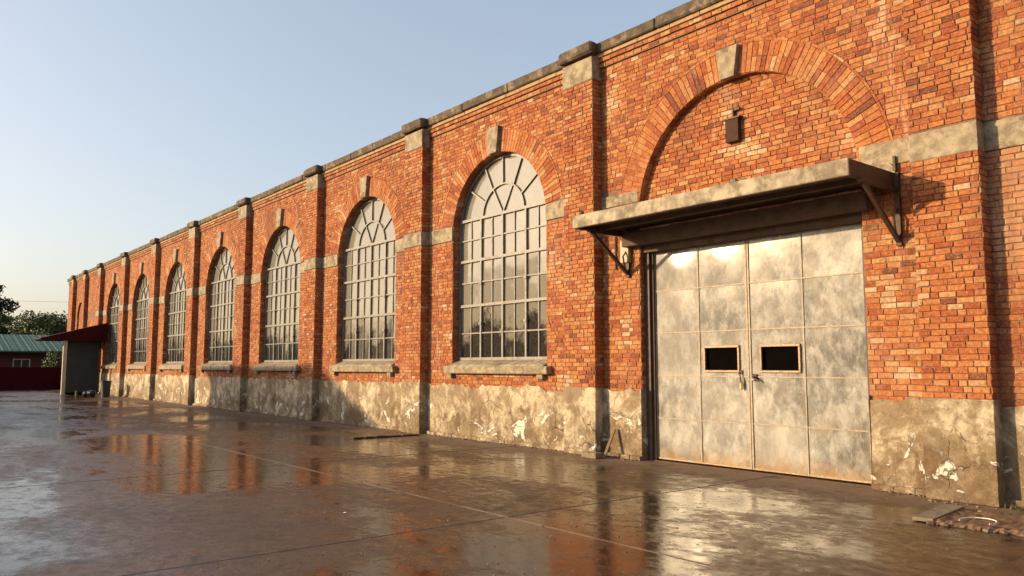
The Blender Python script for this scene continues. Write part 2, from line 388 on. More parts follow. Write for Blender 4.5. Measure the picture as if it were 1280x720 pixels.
# ------------------------------------------------------------ the warehouse
W=empty('brick_warehouse',(-30,0,0))
def L(o): o.location=(30,0,0); return o   # parts are modelled in world coordinates
tag(W,'long red brick warehouse with arched steel windows, stained plinth and concrete canopy over metal doors','warehouse')
PITCH=5.82
PX1=-10.07; PW=.80; PD=.22
piers=[(PX1-PITCH*k-PW,PX1-PITCH*k) for k in range(0,8)]          # ... down to -50.8
piers+=[(-55.75,-55.15),(-59.5,-59.0)]
piers+=[(-4.42,-3.64),(1.9,2.7)]
WC=[-13.25-PITCH*k for k in range(7)]; WR=1.63; WZ=4.57; SILL=1.6
DC,DR,DZ=-7.18,1.99,4.14
XL,XR=-61.7,8.0; TOP=7.38; PL=1.21
RING=.46
blind=(-57.4,.95,4.75)
def cutwin(s0,s1,z):
    """trim a brick span against window openings + arch rings, big arch, blind arch, bands and piers"""
    sp=[]
    for c in WC:
        if abs((s0+s1)/2-c)<2.6:
            if z<WZ: sp.append((c-WR,c+WR)) if z>SILL else None
            else:
                q=(WR+RING-.02)**2-(z-WZ)**2
                if q>0: q=math.sqrt(q); sp.append((c-q,c+q))
    if abs((s0+s1)/2-DC)<3.2:
        if z<DZ: sp.append((DC-DR,DC+DR))
        else:
            q=(DR+RING-.02)**2-(z-DZ)**2
            if q>0: q=math.sqrt(q); sp.append((DC-q,DC+q))
    c,r,zz=blind
    if abs((s0+s1)/2-c)<2.:
        if z<zz: sp.append((c-r,c+r)) if z>1.6 else None
        else:
            q=(r+.2)**2-(z-zz)**2
            if q>0: q=math.sqrt(q); sp.append((c-q,c+q))
    for a,b in piers: sp.append((a+.01,b-.01))
    for a,b in sp:
        if s0>=a and s1<=b: return None
        if s0<a<s1: s1=a-.002
        elif s0<b<s1: s0=b+.002
        if s1-s0<.02: return None
    return s0,s1
def bandskip(s0,s1,z):
    if z>4.47 and z<4.79 and s1<-9.2: return None
    if z>4.22 and z<4.54 and s0>-5.2: return None
    return cutwin(s0,s1,z)
def pale(a,z):
    return (-5.3<a<-4.3 and 2.3<z<3.3) or (abs(a+7.2)<.35 and 4.85<z<5.1) or (abs(a+11.0)<.3 and z<1.5) or math.sin(a*1.7+z*.9)*math.sin(z*2.3-a*.6)>.93
wall=MB()
bricks(wall,(0,0,0),X,Z,-Y,XL,XR,PL-2*BH,7.12,skip=bandskip,pale=pale)
# mortar backing with openings: columns of quads
def backing(mb):
    y=0.0
    xs=sorted(set([XL,XR]+[e for c in WC for e in (c-WR,c+WR)]+[DC-DR,DC+DR,blind[0]-blind[1],blind[0]+blind[1]]))
    def q(x0,x1,z0,z1,z2=None,z3=None):
        mb.quadf([(x0,y,z0),(x1,y,z1 if z3 is None else z0),(x1,y,z1 if z3 is None else z3),(x0,y,z1 if z2 is None else z2)],'mortar')
    for x0,x1 in zip(xs[:-1],xs[1:]):
        mid=(x0+x1)/2; o=None
        for c,r,zc,zb in [(c,WR,WZ,SILL) for c in WC]+[(DC,DR,DZ,None),(*blind,1.6)]:
            if abs(mid-c)<r: o=(c,r,zc,zb)
        if o is None: mb.quadf([(x0,y,0),(x1,y,0),(x1,y,TOP+.2),(x0,y,TOP+.2)],'mortar'); continue
        c,r,zc,zb=o; n=32
        if zb: mb.quadf([(x0,y,0),(x1,y,0),(x1,y,zb),(x0,y,zb)],'mortar')
        for i in range(n):
            t0=math.pi*(1-i/n); t1=math.pi*(1-(i+1)/n)
            a0,b0=c+r*math.cos(t0),zc+r*math.sin(t0); a1,b1=c+r*math.cos(t1),zc+r*math.sin(t1)
            mb.quadf([(a0,y,b0),(a1,y,b1),(a1,y,TOP+.2),(a0,y,TOP+.2)],'mortar')
backing(wall)
# reveals of each opening: mortar skin plus brick edges
def reveal(mb,c,r,zc,zb,dep):
    for s in (-1,1):
        x=c+s*r
        mb.quadf([(x,0,zb),(x,dep,zb),(x,dep,zc),(x,0,zc)],'mortar')
        z=zb; i=0
        while z<zc-.02:
            z1=min(z+BH-MJ,zc)
            if i%2: sp=[(.0,dep)]
            else: sp=[(.0,dep*.45),(dep*.5,dep)]
            for a,b in sp:
                brick(mb,Vector((x,0,0)),Y,Z,Vector((-s,0,0)),a,b,z,z1,brickrand(0,0),.008)
            z+=BH;i+=1
    n=44
    for i in range(n):
        t0=math.pi*i/n;t1=math.pi*(i+1)/n
        p=[(c+r*math.cos(t),zc+r*math.sin(t)) for t in (t0,t1)]
        mb.quadf([(p[0][0],0,p[0][1]),(p[1][0],0,p[1][1]),(p[1][0],dep,p[1][1]),(p[0][0],dep,p[0][1])],'mortar')
        tm=(t0+t1)/2; o=Vector((c+r*math.cos(tm),0,zc+r*math.sin(tm))); rad=Vector((-math.cos(tm),0,-math.sin(tm))); tan=Vector((-math.sin(tm),0,math.cos(tm)))
        w=r*math.pi/n/2-.005
        brick(mb,o,Y,tan,rad,0,dep,-w,w,brickrand(0,0),.007)
for c in WC: reveal(wall,c,WR,WZ,SILL,.24)
reveal(wall,DC,DR,DZ,0,.14)
reveal(wall,*blind,1.6,.12)
# recessed tympanum over the door and the blind panel
def tymp(mb,c,r,zc,zb,y):
    mb.quadf([(c-r,y+.004,zb),(c+r,y+.004,zb),(c+r,y+.004,zc+r),(c-r,y+.004,zc+r)],'mortar')
    def sk(s0,s1,z):
        if z>zc:
            q=(r+.03)**2-(z-zc)**2
            if q<=0: return None
            q=math.sqrt(q); s0=max(s0,c-q); s1=min(s1,c+q)
            if s1-s0<.03: return None
        return s0,s1
    bricks(mb,(0,y,0),X,Z,-Y,c-r,c+r,zb,zc+r,skip=sk,pale=pale,irr=.6)
tymp(wall,DC,DR,DZ,3.70,.12)
tymp(wall,*blind,1.6,.10)
# body of the building behind the facade
wall.quadf([(XL,0,0),(XL,14,0),(XL,14,TOP),(XL,0,TOP)],'mortar'); bricks(wall,(XL,14,0),-Y,Z,-X,0,14,0,TOP-.1)
wall.quadf([(XR,0,0),(XR,14,0),(XR,14,TOP),(XR,0,TOP)],'mortar')
wall.quadf([(XL,14,0),(XR,14,0),(XR,14,TOP),(XL,14,TOP)],'mortar')
L(wall.build('wall',W))
# dentil courses under the coping
dn=MB()
dn.box(XL,XR,-.035,.02,7.115,7.135,'mortar')
dn.box(XL,XR,-.030,.02,7.135,7.215,'mortar')
bricks(dn,(0,-.030,0),X,Z,-Y,XL,XR,7.13,7.215)
dn.box(XL,XR,-.055,.02,7.225,7.30,'mortar'); bricks(dn,(0,-.055,0),X,Z,-Y,XL,XR,7.222,7.305)
x=XL
while x<XR:
    w=random.uniform(.3,.75); dn.box(x,min(x+w-.006,XR),-.085+random.uniform(-.004,.004),.02,7.31,7.385,'buffband',ch=.006,jit=.002); x+=w
L(dn.build('corbel_course',W))
cp=MB()
x=XL-.12
cuts=sorted(piers)
while x<XR:
    w=random.uniform(1.2,2.6); x1=min(x+w,XR)
    cp.box(x,x1-.004,-.14+random.uniform(-.005,.005),.45,7.385+random.uniform(-.006,.006),7.585+random.uniform(-.006,.006),'coping',ch=.022,jit=.006); x+=w
L(cp.build('coping',W))
rf=MB(); rf.box(XL,XR,.40,14,7.2,7.36,'roofing'); L(rf.build('roof',W))
# plinth between piers, with a brick footing course
ps=sorted(piers); edges=[XL]+[e for p in ps for e in p]+[XR]
pl=MB(); ft=MB()
def plinth_run(a,b):
    global pl,ft
    if b-a<.05: return
    x=a
    # slightly wavy plaster face
    n=max(2,int((b-a)/.12)); m=10
    base=len(pl.v); k=pl.mi('plinth')
    for j in range(m+1):
        for i in range(n+1):
            xx=a+(b-a)*i/n; z=.0+PL*j/m
            if j==m: z+=random.uniform(-.014,.014)-.035+.06*mnoise.noise(Vector((xx*1.7,a,0)))+.07*mnoise.noise(Vector((xx*6.1,a,3)))+(-.07 if mnoise.noise(Vector((xx*1.1,a,9)))>.32 else 0)
            pl.v.append((xx,-.034-.006*math.sin(xx*2.1+z*3)-random.uniform(0,.003),z))
    for j in range(m):
        for i in range(n):
            q=base+j*(n+1)+i; pl.f.append((q,q+1,q+n+2,q+n+1)); pl.m.append(k); pl.r.append(.5)
    pl.box(a,b,-.032,.015,.0,PL-.16,'plinth'); side=1 if b<DC else -1
    if abs((b if side>0 else a)-(DC-side*DR))<.01:
        x=DC-side*DR; pl.box(min(x,x+side*.012),max(x,x+side*.012),-.045,.14,0,PL,'plinth')
    L(pl.build('plinth',W)); pl=MB()
    ft.box(a,b,-.084,-.03,0,.075,'plinth',jit=.004)
    q=a+.01
    while q<b-.1:
        w=random.uniform(.18,.3); ft.box(q,min(q+w-.012,b-.004),-.092+random.uniform(-.006,.006),-.04,.004,.080+random.uniform(-.01,.004),'plinth',ch=.008,jit=.004); q+=w
    L(ft.build('footing_course',W)); ft=MB()
for a,b in zip(edges[0::2],edges[1::2]):
    if a<DC<b: plinth_run(a,DC-DR-.002); plinth_run(DC+DR+.002,b)
    else: plinth_run(a,b)
# stone string course
def band(a,b,z0,z1,y=-.028):
    sb=MB(); x=a
    while x<b-.02:
        w=random.uniform(.45,1.0); x1=min(x+w,b)
        if b-x1<.2: x1=b
        sb.box(x+.002,x1-.005,y+random.uniform(-.004,.004),.012,z0+random.uniform(-.006,.006),z1+random.uniform(-.006,.006),'stone',ch=.006,jit=.003); x=x1
    L(sb.build('string_course',W))
for a,b in zip(edges[0::2],edges[1::2]):
    cs=[c for c in WC if a<c<b]
    if cs: band(a,cs[0]-WR,4.47,4.80); band(cs[0]+WR,b,4.47,4.80)
    elif a<DC<b: band(a,DC-DR-.0,4.45,4.66); band(DC+DR,b,4.22,4.54)
    elif a<blind[0]<b: pass
    elif a>-4: band(a,b,4.16,4.50)
    else: pass
# piers
def make_pier(a,b,band_z,blockz=6.90):
    m=MB(); y=-PD
    m.box(a+.006,b-.006,y+.004,.01,PL-.02,7.33,'mortar')
    bz=band_z
    def sk(s0,s1,z):
        if bz and bz[0]<z<bz[1]: return None
        if z>blockz+.0: return None
        return s0,s1
    bricks(m,(0,y,0),X,Z,-Y,a,b,PL,7.32,skip=sk,pale=pale,phase=random.choice((0,.25)))
    for s,xx in ((1,b-.004),(-1,a+.004)):
        z=PL;i=0
        while z<blockz:
            if not(bz and bz[0]<z+.04<bz[1]):
                for p,q in ([(y,-.002)] if i%2 else [(y,y+.11),(y+.12,-.002)]):
                    brick(m,Vector((xx,0,0)),Y*1,Z,Vector((s,0,0)),p,q,z,min(z+BH-MJ,blockz),brickrand(0,0),.008)
            z+=BH;i+=1
    o=L(m.build('pier',W))
    c=MB(); c.box(a-.006,b+.008,y-.016,-.001,blockz,7.325,'stone',ch=.012,jit=.004); p=c.build('pier_block',o)
    if bz:
        c=MB(); c.box(a-.008,b+.008,y-.02,-.001,bz[0]+.002,bz[1]-.004,'stone',ch=.008,jit=.004); c.build('pier_band',o)
    c=MB(); c.box(a-.05,b+.05,y-.10,-.10,7.375,7.59,'coping',ch=.035,jit=.010); c.box(a-.04,b+.04,y-.06,-.175,7.376,7.58,'coping',jit=.002)
    c.v=[v for v in c.v]; c.build('pier_coping',o)
    c=MB(); c.box(a-.018,b+.018,y-.028,-.001,0,PL+.0,'plinth',ch=.012,jit=.005); c.build('pier_plinth',o)
for (a,b) in piers:
    if abs(b-PX1)<.01: bz=None
    elif b>-4.5: bz=(4.14,4.50)
    elif a<-54: bz=None
    else: bz=(4.47,4.80)
    make_pier(a,b,bz,6.88 if b-a>.7 else 7.0)

# voussoir ring (each brick is separate geometry inside one mesh)
def ring(mb,c,r0,r1,zc,t0,t1,y,label=True):
    n=int(r0*(t1-t0)/.082)
    for i in range(n):
        tm=t0+(t1-t0)*(i+.5)/n; rad=Vector((math.cos(tm),0,math.sin(tm))); tan=Vector((-math.sin(tm),0,math.cos(tm)))
        o=Vector((c,y,zc))
        w0=r0*(t1-t0)/n/2-.004; w1=r1*(t1-t0)/n/2-.005
        split=random.random()<.45
        segs=[(r0,r1)] if not split else [(r0,(r0+r1)/2-.004),((r0+r1)/2+.004,r1)]
        for a,b in segs:
            f=lambda q: w0+(w1-w0)*(q-r0)/(r1-r0)
            pr=random.uniform(.008,.014)
            vs=[]
            for d,ch in ((.0,0),(pr-.003,0),(pr,.005)):
                for (rr,sg) in ((a+ch,-1),(b-ch,-1),(b-ch,1),(a+ch,1)):
                    vs.append(o+rad*(rr+random.uniform(-.002,.002))+tan*(sg*(f(rr)-ch))-Y*(d+(random.uniform(0,.002) if d else 0)))
            fs=[(8,9,10,11)]+[q for i2 in range(4) for q in ((i2,(i2+1)%4,(i2+1)%4+4,i2+4),(i2+4,(i2+1)%4+4,(i2+1)%4+8,i2+8))]
            v=brickrand(0,0)
            if random.random()<.07: v=random.uniform(.80,.93)
            mb.solid(vs,fs,'brick',v)
    # mortar bed
    k=max(8,int(n/3))
    for i in range(k):
        a=t0+(t1-t0)*i/k; b=t0+(t1-t0)*(i+1)/k
        P=lambda r,t:(c+r*math.cos(t),y+.001,zc+r*math.sin(t))
        mb.quadf([P(r0,a),P(r1+.012,a),P(r1+.012,b),P(r0,b)],'mortar')
    if label:  # thin drip course of stretchers round the outside
        n2=int(r1*(t1-t0)/.2)
        for i in range(n2):
            a=t0+(t1-t0)*(i+.03)/n2; b=t0+(t1-t0)*(i+.97)/n2
            v=[]
            for d in (0,.013):
                for rr,t in ((r1+.008,a),(r1+.040,a),(r1+.040,b),(r1+.008,b)):
                    v.append(Vector((c+rr*math.cos(t),y-d,zc+rr*math.sin(t))))
            mb.solid(v,[(4,5,6,7),(0,1,5,4),(1,2,6,5),(2,3,7,6),(3,0,4,7)],'brick',random.uniform(.25,.95))
def keystone(mb,c,z0,z1,w0,w1,y):
    vs=[]
    for yy,s in ((-.001,1),(y,1)):
        for x,z in ((c-w0/2,z0),(c+w0/2,z0),(c+w1/2,z1),(c-w1/2,z1)): vs.append((x,yy,z))
    mb.solid(vs,[(4,5,6,7),(0,1,5,4),(1,2,6,5),(2,3,7,6),(3,0,4,7)],'stone')

# one arched window (local: centre of the opening at x=0), then copies
def make_window(c):
    GY=.20
    fr=MB(); S='steel'
    TB=4.90     # transom
    hx=WR-.035
    bars=[-1.47+ .0]
    # outer frame
    for s in (-1,1): fr.box(min(s*WR*.985,s*(WR-.075)),max(s*WR*.985,s*(WR-.075)),GY-.04,GY+.03,SILL+.12,WZ,S)
    n=36
    for i in range(n):
        a=math.pi*i/n; b=math.pi*(i+1)/n
        v=[]
        for y in (GY-.04,GY+.03):
            for rr,t in ((WR-.075,a),(WR-.012,a),(WR-.012,b),(WR-.075,b)): v.append((rr*math.cos(t),y,WZ+rr*math.sin(t)))
        fr.solid(v,[(0,1,2,3),(7,6,5,4),(0,4,5,1),(1,5,6,2),(2,6,7,3),(3,7,4,0)],S)
    xs_th=[-.78,-.03+.03,.78]; hw=WR-.06
    cols=[-hw,-1.17,-.78,-.39,0,.39,.78,1.17,hw]
    rows=[SILL+.15,2.32,2.94,3.46,3.96,4.44,TB]
    for i,x in enumerate(cols[1:-1],1):
        th=(i%2==0); w=.052 if th else .026; d=.07 if th else .036
        fr.box(x-w/2,x+w/2,GY-d/2-.004*th,GY+.02,rows[0],TB,S)
    for i,z in enumerate(rows):
        th=(i%2==0); w=.06 if th else .028; d=.082 if th else .040
        half=hw if z<WZ else math.sqrt((WR-.05)**2-(z-WZ)**2)
        fr.box(-half,half,GY-d/2-.006,GY+.022,z-w/2,z+w/2,S)
    # fan light
    r1=.72; n=20; oz=TB
    for i in range(n):
        a=math.pi*i/n; b=math.pi*(i+1)/n
        fr.bar((r1*math.cos(a),GY-.01,oz+r1*.9*math.sin(a)),(r1*math.cos(b),GY-.01,oz+r1*.9*math.sin(b)),.034,.05,S)
    for k,ang in enumerate((30,60,90,120,150)):
        t=R(ang); dx,dz=math.cos(t),math.sin(t)
        # hit outer arch
        bq=dz*(oz-WZ); disc=bq*bq-((oz-WZ)**2-(WR-.05)**2); e=-bq+math.sqrt(disc)
        fr.bar((r1*dx,GY-.01,oz+r1*.9*dz),(e*dx,GY-.01,oz+e*dz),.034,.046,S)
    for ang in (62,118):
        t=R(ang); fr.bar((0,GY-.01,oz),(r1*math.cos(t),GY-.01,oz+r1*.9*math.sin(t)),.028,.04,S)
    # opening casement stays and hinges
    for x in (-.78,.78):
        fr.box(x-.045,x+.045,GY-.06,GY-.02,3.40,3.46,S); fr.box(x-.045,x+.045,GY-.06,GY-.02,2.5,2.56,S)
    o=L(fr.build('window',W)); 
    g=MB()
    for r0,r1_ in zip(rows[:-1],rows[1:]):
        for c0,c1 in zip(cols[:-1],cols[1:]):
            tx=random.gauss(0,.008); tz=random.gauss(0,.008)
            if r1_>WZ: # trim to arch
                lim=math.sqrt((WR-.03)**2-(r1_-WZ)**2); c0=max(c0,-lim); c1=min(c1,lim)
            w=(c1-c0)/2;h=(r1_-r0)/2
            g.quadf([(c0,GY+.006+(-w*tx-h*tz),r0),(c1,GY+.006+(w*tx-h*tz),r0),(c1,GY+.006+(w*tx+h*tz),r1_),(c0,GY+.006+(-w*tx+h*tz),r1_)],'glass')
    # fan sectors
    def outer(t):
        dx,dz=math.cos(t),math.sin(t); bq=dz*(oz-WZ); disc=bq*bq-((oz-WZ)**2-(WR-.03)**2); return (-bq+math.sqrt(disc))
    for a0,a1 in zip((0,30,60,90,120,150),(30,60,90,120,150,180)):
        tx=random.gauss(0,.004); tz=random.gauss(0,.004)
        inn=[];out=[]
        for k in range(7):
            t=R(a0+(a1-a0)*k/6); e=outer(t)
            inn.append((r1*math.cos(t),oz+r1*.9*math.sin(t))); out.append((e*math.cos(t),oz+e*math.sin(t)))
        g.quadf([(x,GY+.006+x*tx+(z-5.5)*tz,z) for x,z in out+inn[::-1]],'glass')
    for a0,a1 in ((0,62),(62,118),(118,180)):
        tx=random.gauss(0,.004)
        g.quadf([(0,GY+.006,oz)]+[(r1*math.cos(R(a0+(a1-a0)*k/8)),GY+.006+tx*k*.1,oz+r1*.9*math.sin(R(a0+(a1-a0)*k/8))) for k in range(9)],'glass')
    g.build('glass',o,fix=False)
    s=MB()
    s.box(-WR-.14,WR+.16,-.15,.0,SILL-.165,SILL-.01,'stone',ch=.015,jit=.005)
    s.solid([(-WR,-.10,SILL-.012),(WR,-.10,SILL-.012),(WR,.24,SILL-.012),(-WR,.24,SILL-.012),(-WR+.02,-.08,SILL+.02),(WR-.02,-.08,SILL+.02),(WR-.002,.24,SILL+.15),(-WR+.002,.24,SILL+.15)],[(4,5,6,7),(0,1,5,4),(1,2,6,5),(3,0,4,7)],'stone')
    for x in (-WR+.02,WR-.12): s.box(x-.08,x+.1,-.11,.0,SILL-.27,SILL-.165,'stone',ch=.01,jit=.004)
    s.build('sill',o)
    ar=MB(); ring(ar,0,WR+.004,WR+RING,WZ,R(8.2),R(171.8),-.006); ar.build('brick_arch',o)
    k=MB(); keystone(k,-.02,WZ+WR-.02,WZ+WR+.55,.27,.42,-.11); k.build('keystone',o)
    o.location=(30+c,0,0)
    return o
w0=make_window(WC[0])
for c in WC[1:]:
    o=copy_tree(w0,W); o.location=(30+c,0,0)

# big arch over the door
ar=MB(); ring(ar,DC,DR+.004,DR+RING,DZ,R(4),R(176),-.006); L(ar.build('brick_arch',W))
k=MB(); keystone(k,DC-.04,DZ+DR-.03,DZ+DR+.46,.25,.40,-.10); L(k.build('keystone',W))
ar=MB(); ring(ar,blind[0],blind[1]+.004,blind[1]+.22,blind[2],R(0),R(180),-.004,False); L(ar.build('brick_arch',W))
# junction box in the tympanum
jb=MB(); jb.box(-7.36,-7.12,.02,.105,5.10,5.46,'rustbox',ch=.006); jb.box(-7.40,-7.09,.01,.105,5.465,5.49,'rust'); jb.box(-7.25,-7.225,.05,.10,5.49,5.64,'rust'); jb.box(-7.225,-7.12,.06,.10,5.60,5.64,'rust')
L(jb.build('junction_box',W))
# door frame and header
df=MB(); yd=.20
df.box(DC-DR+.002,DC-DR+.11,.10,yd+.06,0,3.70,'doorframe'); df.box(DC-DR+.11,DC-DR+.16,.15,yd+.06,0,3.70,'rust')
df.box(DC+DR-.10,DC+DR-.002,.145,yd+.06,0,3.70,'doorframe')
df.box(DC-DR+.002,DC+DR-.002,.05,yd+.06,3.55,3.715,'soffit')
df.box(DC-DR,DC+DR,.12,.30,-.05,.012,'rust')
L(df.build('door_frame',W))
# two door leaves, five by two sheets each with raised beads
def leaf(x0,x1,xs,hx,side):
    m=MB(); zs=[.035,.72,1.43,2.15,2.87,3.56]
    hz0,hz1=1.53,1.88
    ys=yd
    for i in range(5):
        for j in range(2):
            a,b=xs[j],xs[j+1]; z0,z1=zs[i],zs[i+1]; r=random.random()
            if hx[0]>a-.01 and hx[1]<b+.01 and z0<hz0<z1:
                for q in ((a,hx[0],z0,z1),(hx[1],b,z0,z1),(hx[0],hx[1],z0,hz0),(hx[0],hx[1],hz1,z1)):
                    m.quadf([(q[0],ys,q[2]),(q[1],ys,q[2]),(q[1],ys,q[3]),(q[0],ys,q[3])],'door',r)
                continue
            # slightly buckled sheet
            n=26; base=len(m.v); k=m.mi('door'); am=random.uniform(-.006,.006)*(1 if i<4 else 1.4)
            if side==0 and i==4: am=-.022 if j==0 else -.013
            for p in range(n+1):
                for q in range(n+1):
                    u,v=q/n,p/n
                    m.v.append((a+(b-a)*u,ys+am*math.sin(math.pi*u)*math.sin(math.pi*v)+.0015*math.sin(9*u+4*v+i),z0+(z1-z0)*v))
            for p in range(n):
                for q in range(n):
                    w=base+p*(n+1)+q; m.f.append((w,w+1,w+n+2,w+n+1)); m.m.append(k); m.r.append(r)
    m.box(x0,x1,ys+.012,ys+.05,.035,hz0-.002,'door',.5); m.box(x0,x1,ys+.012,ys+.05,hz1+.002,3.56,'door',.5)
    for z in zs[1:-1]: m.box(x0+.01,x1-.01,ys-.011,ys+.008,z-.010,z+.010,'doortrim')
    m.box(xs[1]-.010,xs[1]+.010,ys-.013,ys+.008,.05,3.54,'doortrim')
    m.box(x0,x0+.028,ys-.015,ys+.011,.035,3.56,'doortrim'); m.box(x1-.028,x1,ys-.015,ys+.011,.035,3.56,'doortrim')
    m.box(x0+.03,x1-.03,ys-.012,ys+.008,.035,.062,'doorhatch')
    for z in (.05,.9,1.8,2.7,3.4):
        for q in range(3): pass
    o=L(m.build('door_leaf',W))
    h=MB()
    for a,b,c,d in ((hx[0]-.03,hx[1]+.03,hz1,hz1+.04),(hx[0]-.03,hx[1]+.03,hz0-.035,hz0),(hx[0]-.035,hx[0],hz0,hz1),(hx[1],hx[1]+.035,hz0,hz1)):
        h.box(a,b,ys-.03,ys+.011,c,d,'doorhatch',ch=.005)
    h.build('hatch_frame',o)
    v=MB(); v.box(hx[0],hx[1],ys+.03,ys+.045,hz0,hz1,'black'); v.build('hatch_dark_pane',o)  # black pane painted in for the unlit interior behind the hatch
    return o
xm=-7.155
lf=leaf(-9.02,xm-.006,[-9.02,-8.09,xm-.006],(-7.97,-7.36),0)
rt=leaf(xm+.006,-5.27,[xm+.006,-6.23,-5.27],(-6.93,-6.32),1)
h=MB(); y=yd-.03
h.tube([(-7.33,yd,1.50),(-7.33,y-.01,1.49),(-7.30,y-.02,1.44),(-7.29,y-.02,1.34)],.008,'rust',6)
h.box(-7.36,-7.28,yd-.02,yd+.002,1.47,1.53,'rust',ch=.004)
h.build('hasp',lf)
h=MB(); h.box(-7.315,-7.265,y-.035,y-.008,1.24,1.34,'brass',ch=.008); h.tube([(-7.305,y-.02,1.33),(-7.305,y-.02,1.375),(-7.29,y-.02,1.39),(-7.275,y-.02,1.375),(-7.275,y-.02,1.33)],.006,'doortrim',6); h.build('padlock',lf)
h=MB(); h.box(-7.11,-7.02,yd-.03,yd+.002,1.37,1.47,'rust',ch=.008); h.tube([(-7.065,yd-.03,1.42),(-7.065,yd-.07,1.42)],.022,'rust',10); h.bar((-7.065,yd-.075,1.425),(-6.97,yd-.06,1.37),.022,.018,'rust'); h.box(-7.08,-7.05,yd-.077,yd-.07,1.38,1.40,'paper'); h.build('door_knob',rt)

# canopy
cx0,cx1,cyf=-9.60,-4.73,-1.20
cn=MB()
# fascia front and ends, slab
n=30
cn.box(cx0,cx1,cyf,cyf+.07,3.90,4.115,'canopy',ch=.008,jit=.003)
cn.box(cx0,cx1,cyf+.07,-.03,4.03,4.10,'canopy')
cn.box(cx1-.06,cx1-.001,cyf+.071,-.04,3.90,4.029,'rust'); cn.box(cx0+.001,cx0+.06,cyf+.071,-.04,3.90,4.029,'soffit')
cn.box(cx1-.003,cx1+.006,cyf+.004,-.06,3.895,4.105,'rust')
for k in range(9):
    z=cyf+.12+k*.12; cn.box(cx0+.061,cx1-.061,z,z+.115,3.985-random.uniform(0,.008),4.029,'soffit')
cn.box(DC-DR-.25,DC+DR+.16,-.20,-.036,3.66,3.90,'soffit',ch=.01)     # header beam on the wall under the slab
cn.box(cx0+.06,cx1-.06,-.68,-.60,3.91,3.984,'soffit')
CN=L(cn.build('canopy',W))
def bracket(x,name='bracket',plate=False):
    b=MB()
    b.bar((x,-.05,3.20),(x,-.98 if not plate else -.62,3.90),.05,.05,'rust',up=(1,0,0))
    b.box(x-.035,x+.035,-.055,-.0,3.14,4.10 if not plate else 4.10,'rust')
    b.box(x-.03,x+.03,-1.0,-.06,3.845,3.90,'rust')
    b.tube([(x,-.055,3.62),(x,-.16,3.50),(x,-.13,3.32),(x,-.06,3.24)],.016,'rust',6)
    return b.build(name,CN)
bracket(-9.42); bracket(-4.70)
pt=MB()  # round-topped end plate rising behind the canopy's right end
n=14; vs=[]
for y0 in (-.06,-.012):
    for i in range(n+1):
        t=math.pi*i/n; vs.append((-4.86-.16*math.cos(t),y0,4.10+.17*math.sin(t)))
fs=[tuple(range(n,-1,-1)),tuple(range(n+1,2*n+2))]+[(i,i+1,i+n+2,i+n+1) for i in range(n)]
pt.solid(vs,fs,'stone'); pt.box(-4.722,-4.69,-.07,-.0,4.12,4.32,'rust'); pt.build('end_plate',CN,fix=True)
cb=MB(); cb.box(-9.56,-9.36,-.09,-.0,3.40,3.80,'conduitbox',ch=.01); cb.tube([(-9.72,-.03,3.3),(-9.72,-.03,3.9)],.014,'rust',6); cb.tube([(-9.46,-.04,3.40),(-9.45,-.05,3.18)],.02,'rust',6); L(cb.build('switch_box',W))
# bits of rubble on top of the canopy
def lump(name,c,r,mat,label,cat,sq=.6,seed=1,group=None):
    rd=random.Random(seed); m=MB(); n,k=9,6; vs=[]
    for i in range(k+1):
        ph=math.pi*i/k
        for j in range(n):
            t=2*math.pi*j/n; q=r*(1+rd.uniform(-.18,.18)) if 0<i<k else r
            vs.append((c[0]+q*math.sin(ph)*math.cos(t),c[1]+q*math.sin(ph)*math.sin(t),c[2]+r*sq+q*sq*math.cos(ph)))
    fs=[(i*n+j,i*n+(j+1)%n,(i+1)*n+(j+1)%n,(i+1)*n+j) for i in range(k) for j in range(n)]
    m.solid(vs,fs,mat); o=m.build(name,fix=True); tag(o,label,cat,group); return o
lump('stone_chip',(-6.42,-1.12,4.115),.055,'block','small dark stone chip on the middle of the canopy front edge','stone',.6,3)
lump('stone_chip',(-6.28,-1.10,4.115),.065,'block','flat dark stone chip on the canopy edge right of the other chip','stone',.35,9)
lump('pebble',(-9.45,-1.12,4.115),.045,'rust','round dark pebble on the left end of the canopy','pebble',.9,4)

# ------------------------------------------------------------ ground
g=MB(); g.quadf([(-1500,-1500,0),(1500,-1500,0),(1500,1500,0),(-1500,1500,0)],'ground')
tag(g.build('ground'),kind='structure')

# ------------------------------------------------------------ loose things near the wall
m=MB(); x=-9.98; m.box(x-.20,x+.16,-.48,-.30,0,.10,'block',ch=.012,jit=.008); o=m.build('concrete_block'); tag(o,'short grey concrete block lying at the foot of the pier beside the metal doors','block')
m=MB(); m.bar((-9.78,-.33,.0),(-9.74,-.09,.50),.055,.02,'plank',up=(0,-1,0)); o=m.build('plank'); tag(o,'short dark wooden plank leaning on the plinth behind the concrete block','plank')
# rusty strip lying out from the pier
m=MB(); yy=-.40
while yy>-1.95:
    l=random.uniform(.08,.2); w=random.uniform(.05,.09); xx=-15.62-(-yy-.4)*.12+random.uniform(-.012,.012)
    m.box(xx-w/2,xx+w/2,yy-l+.005,yy,.003,.028+random.uniform(0,.014),'rust',ch=.004,jit=.007); yy-=l
o=m.build('drain_grating'); tag(o,'narrow broken black drain grating running out from the pier between two windows','drain')
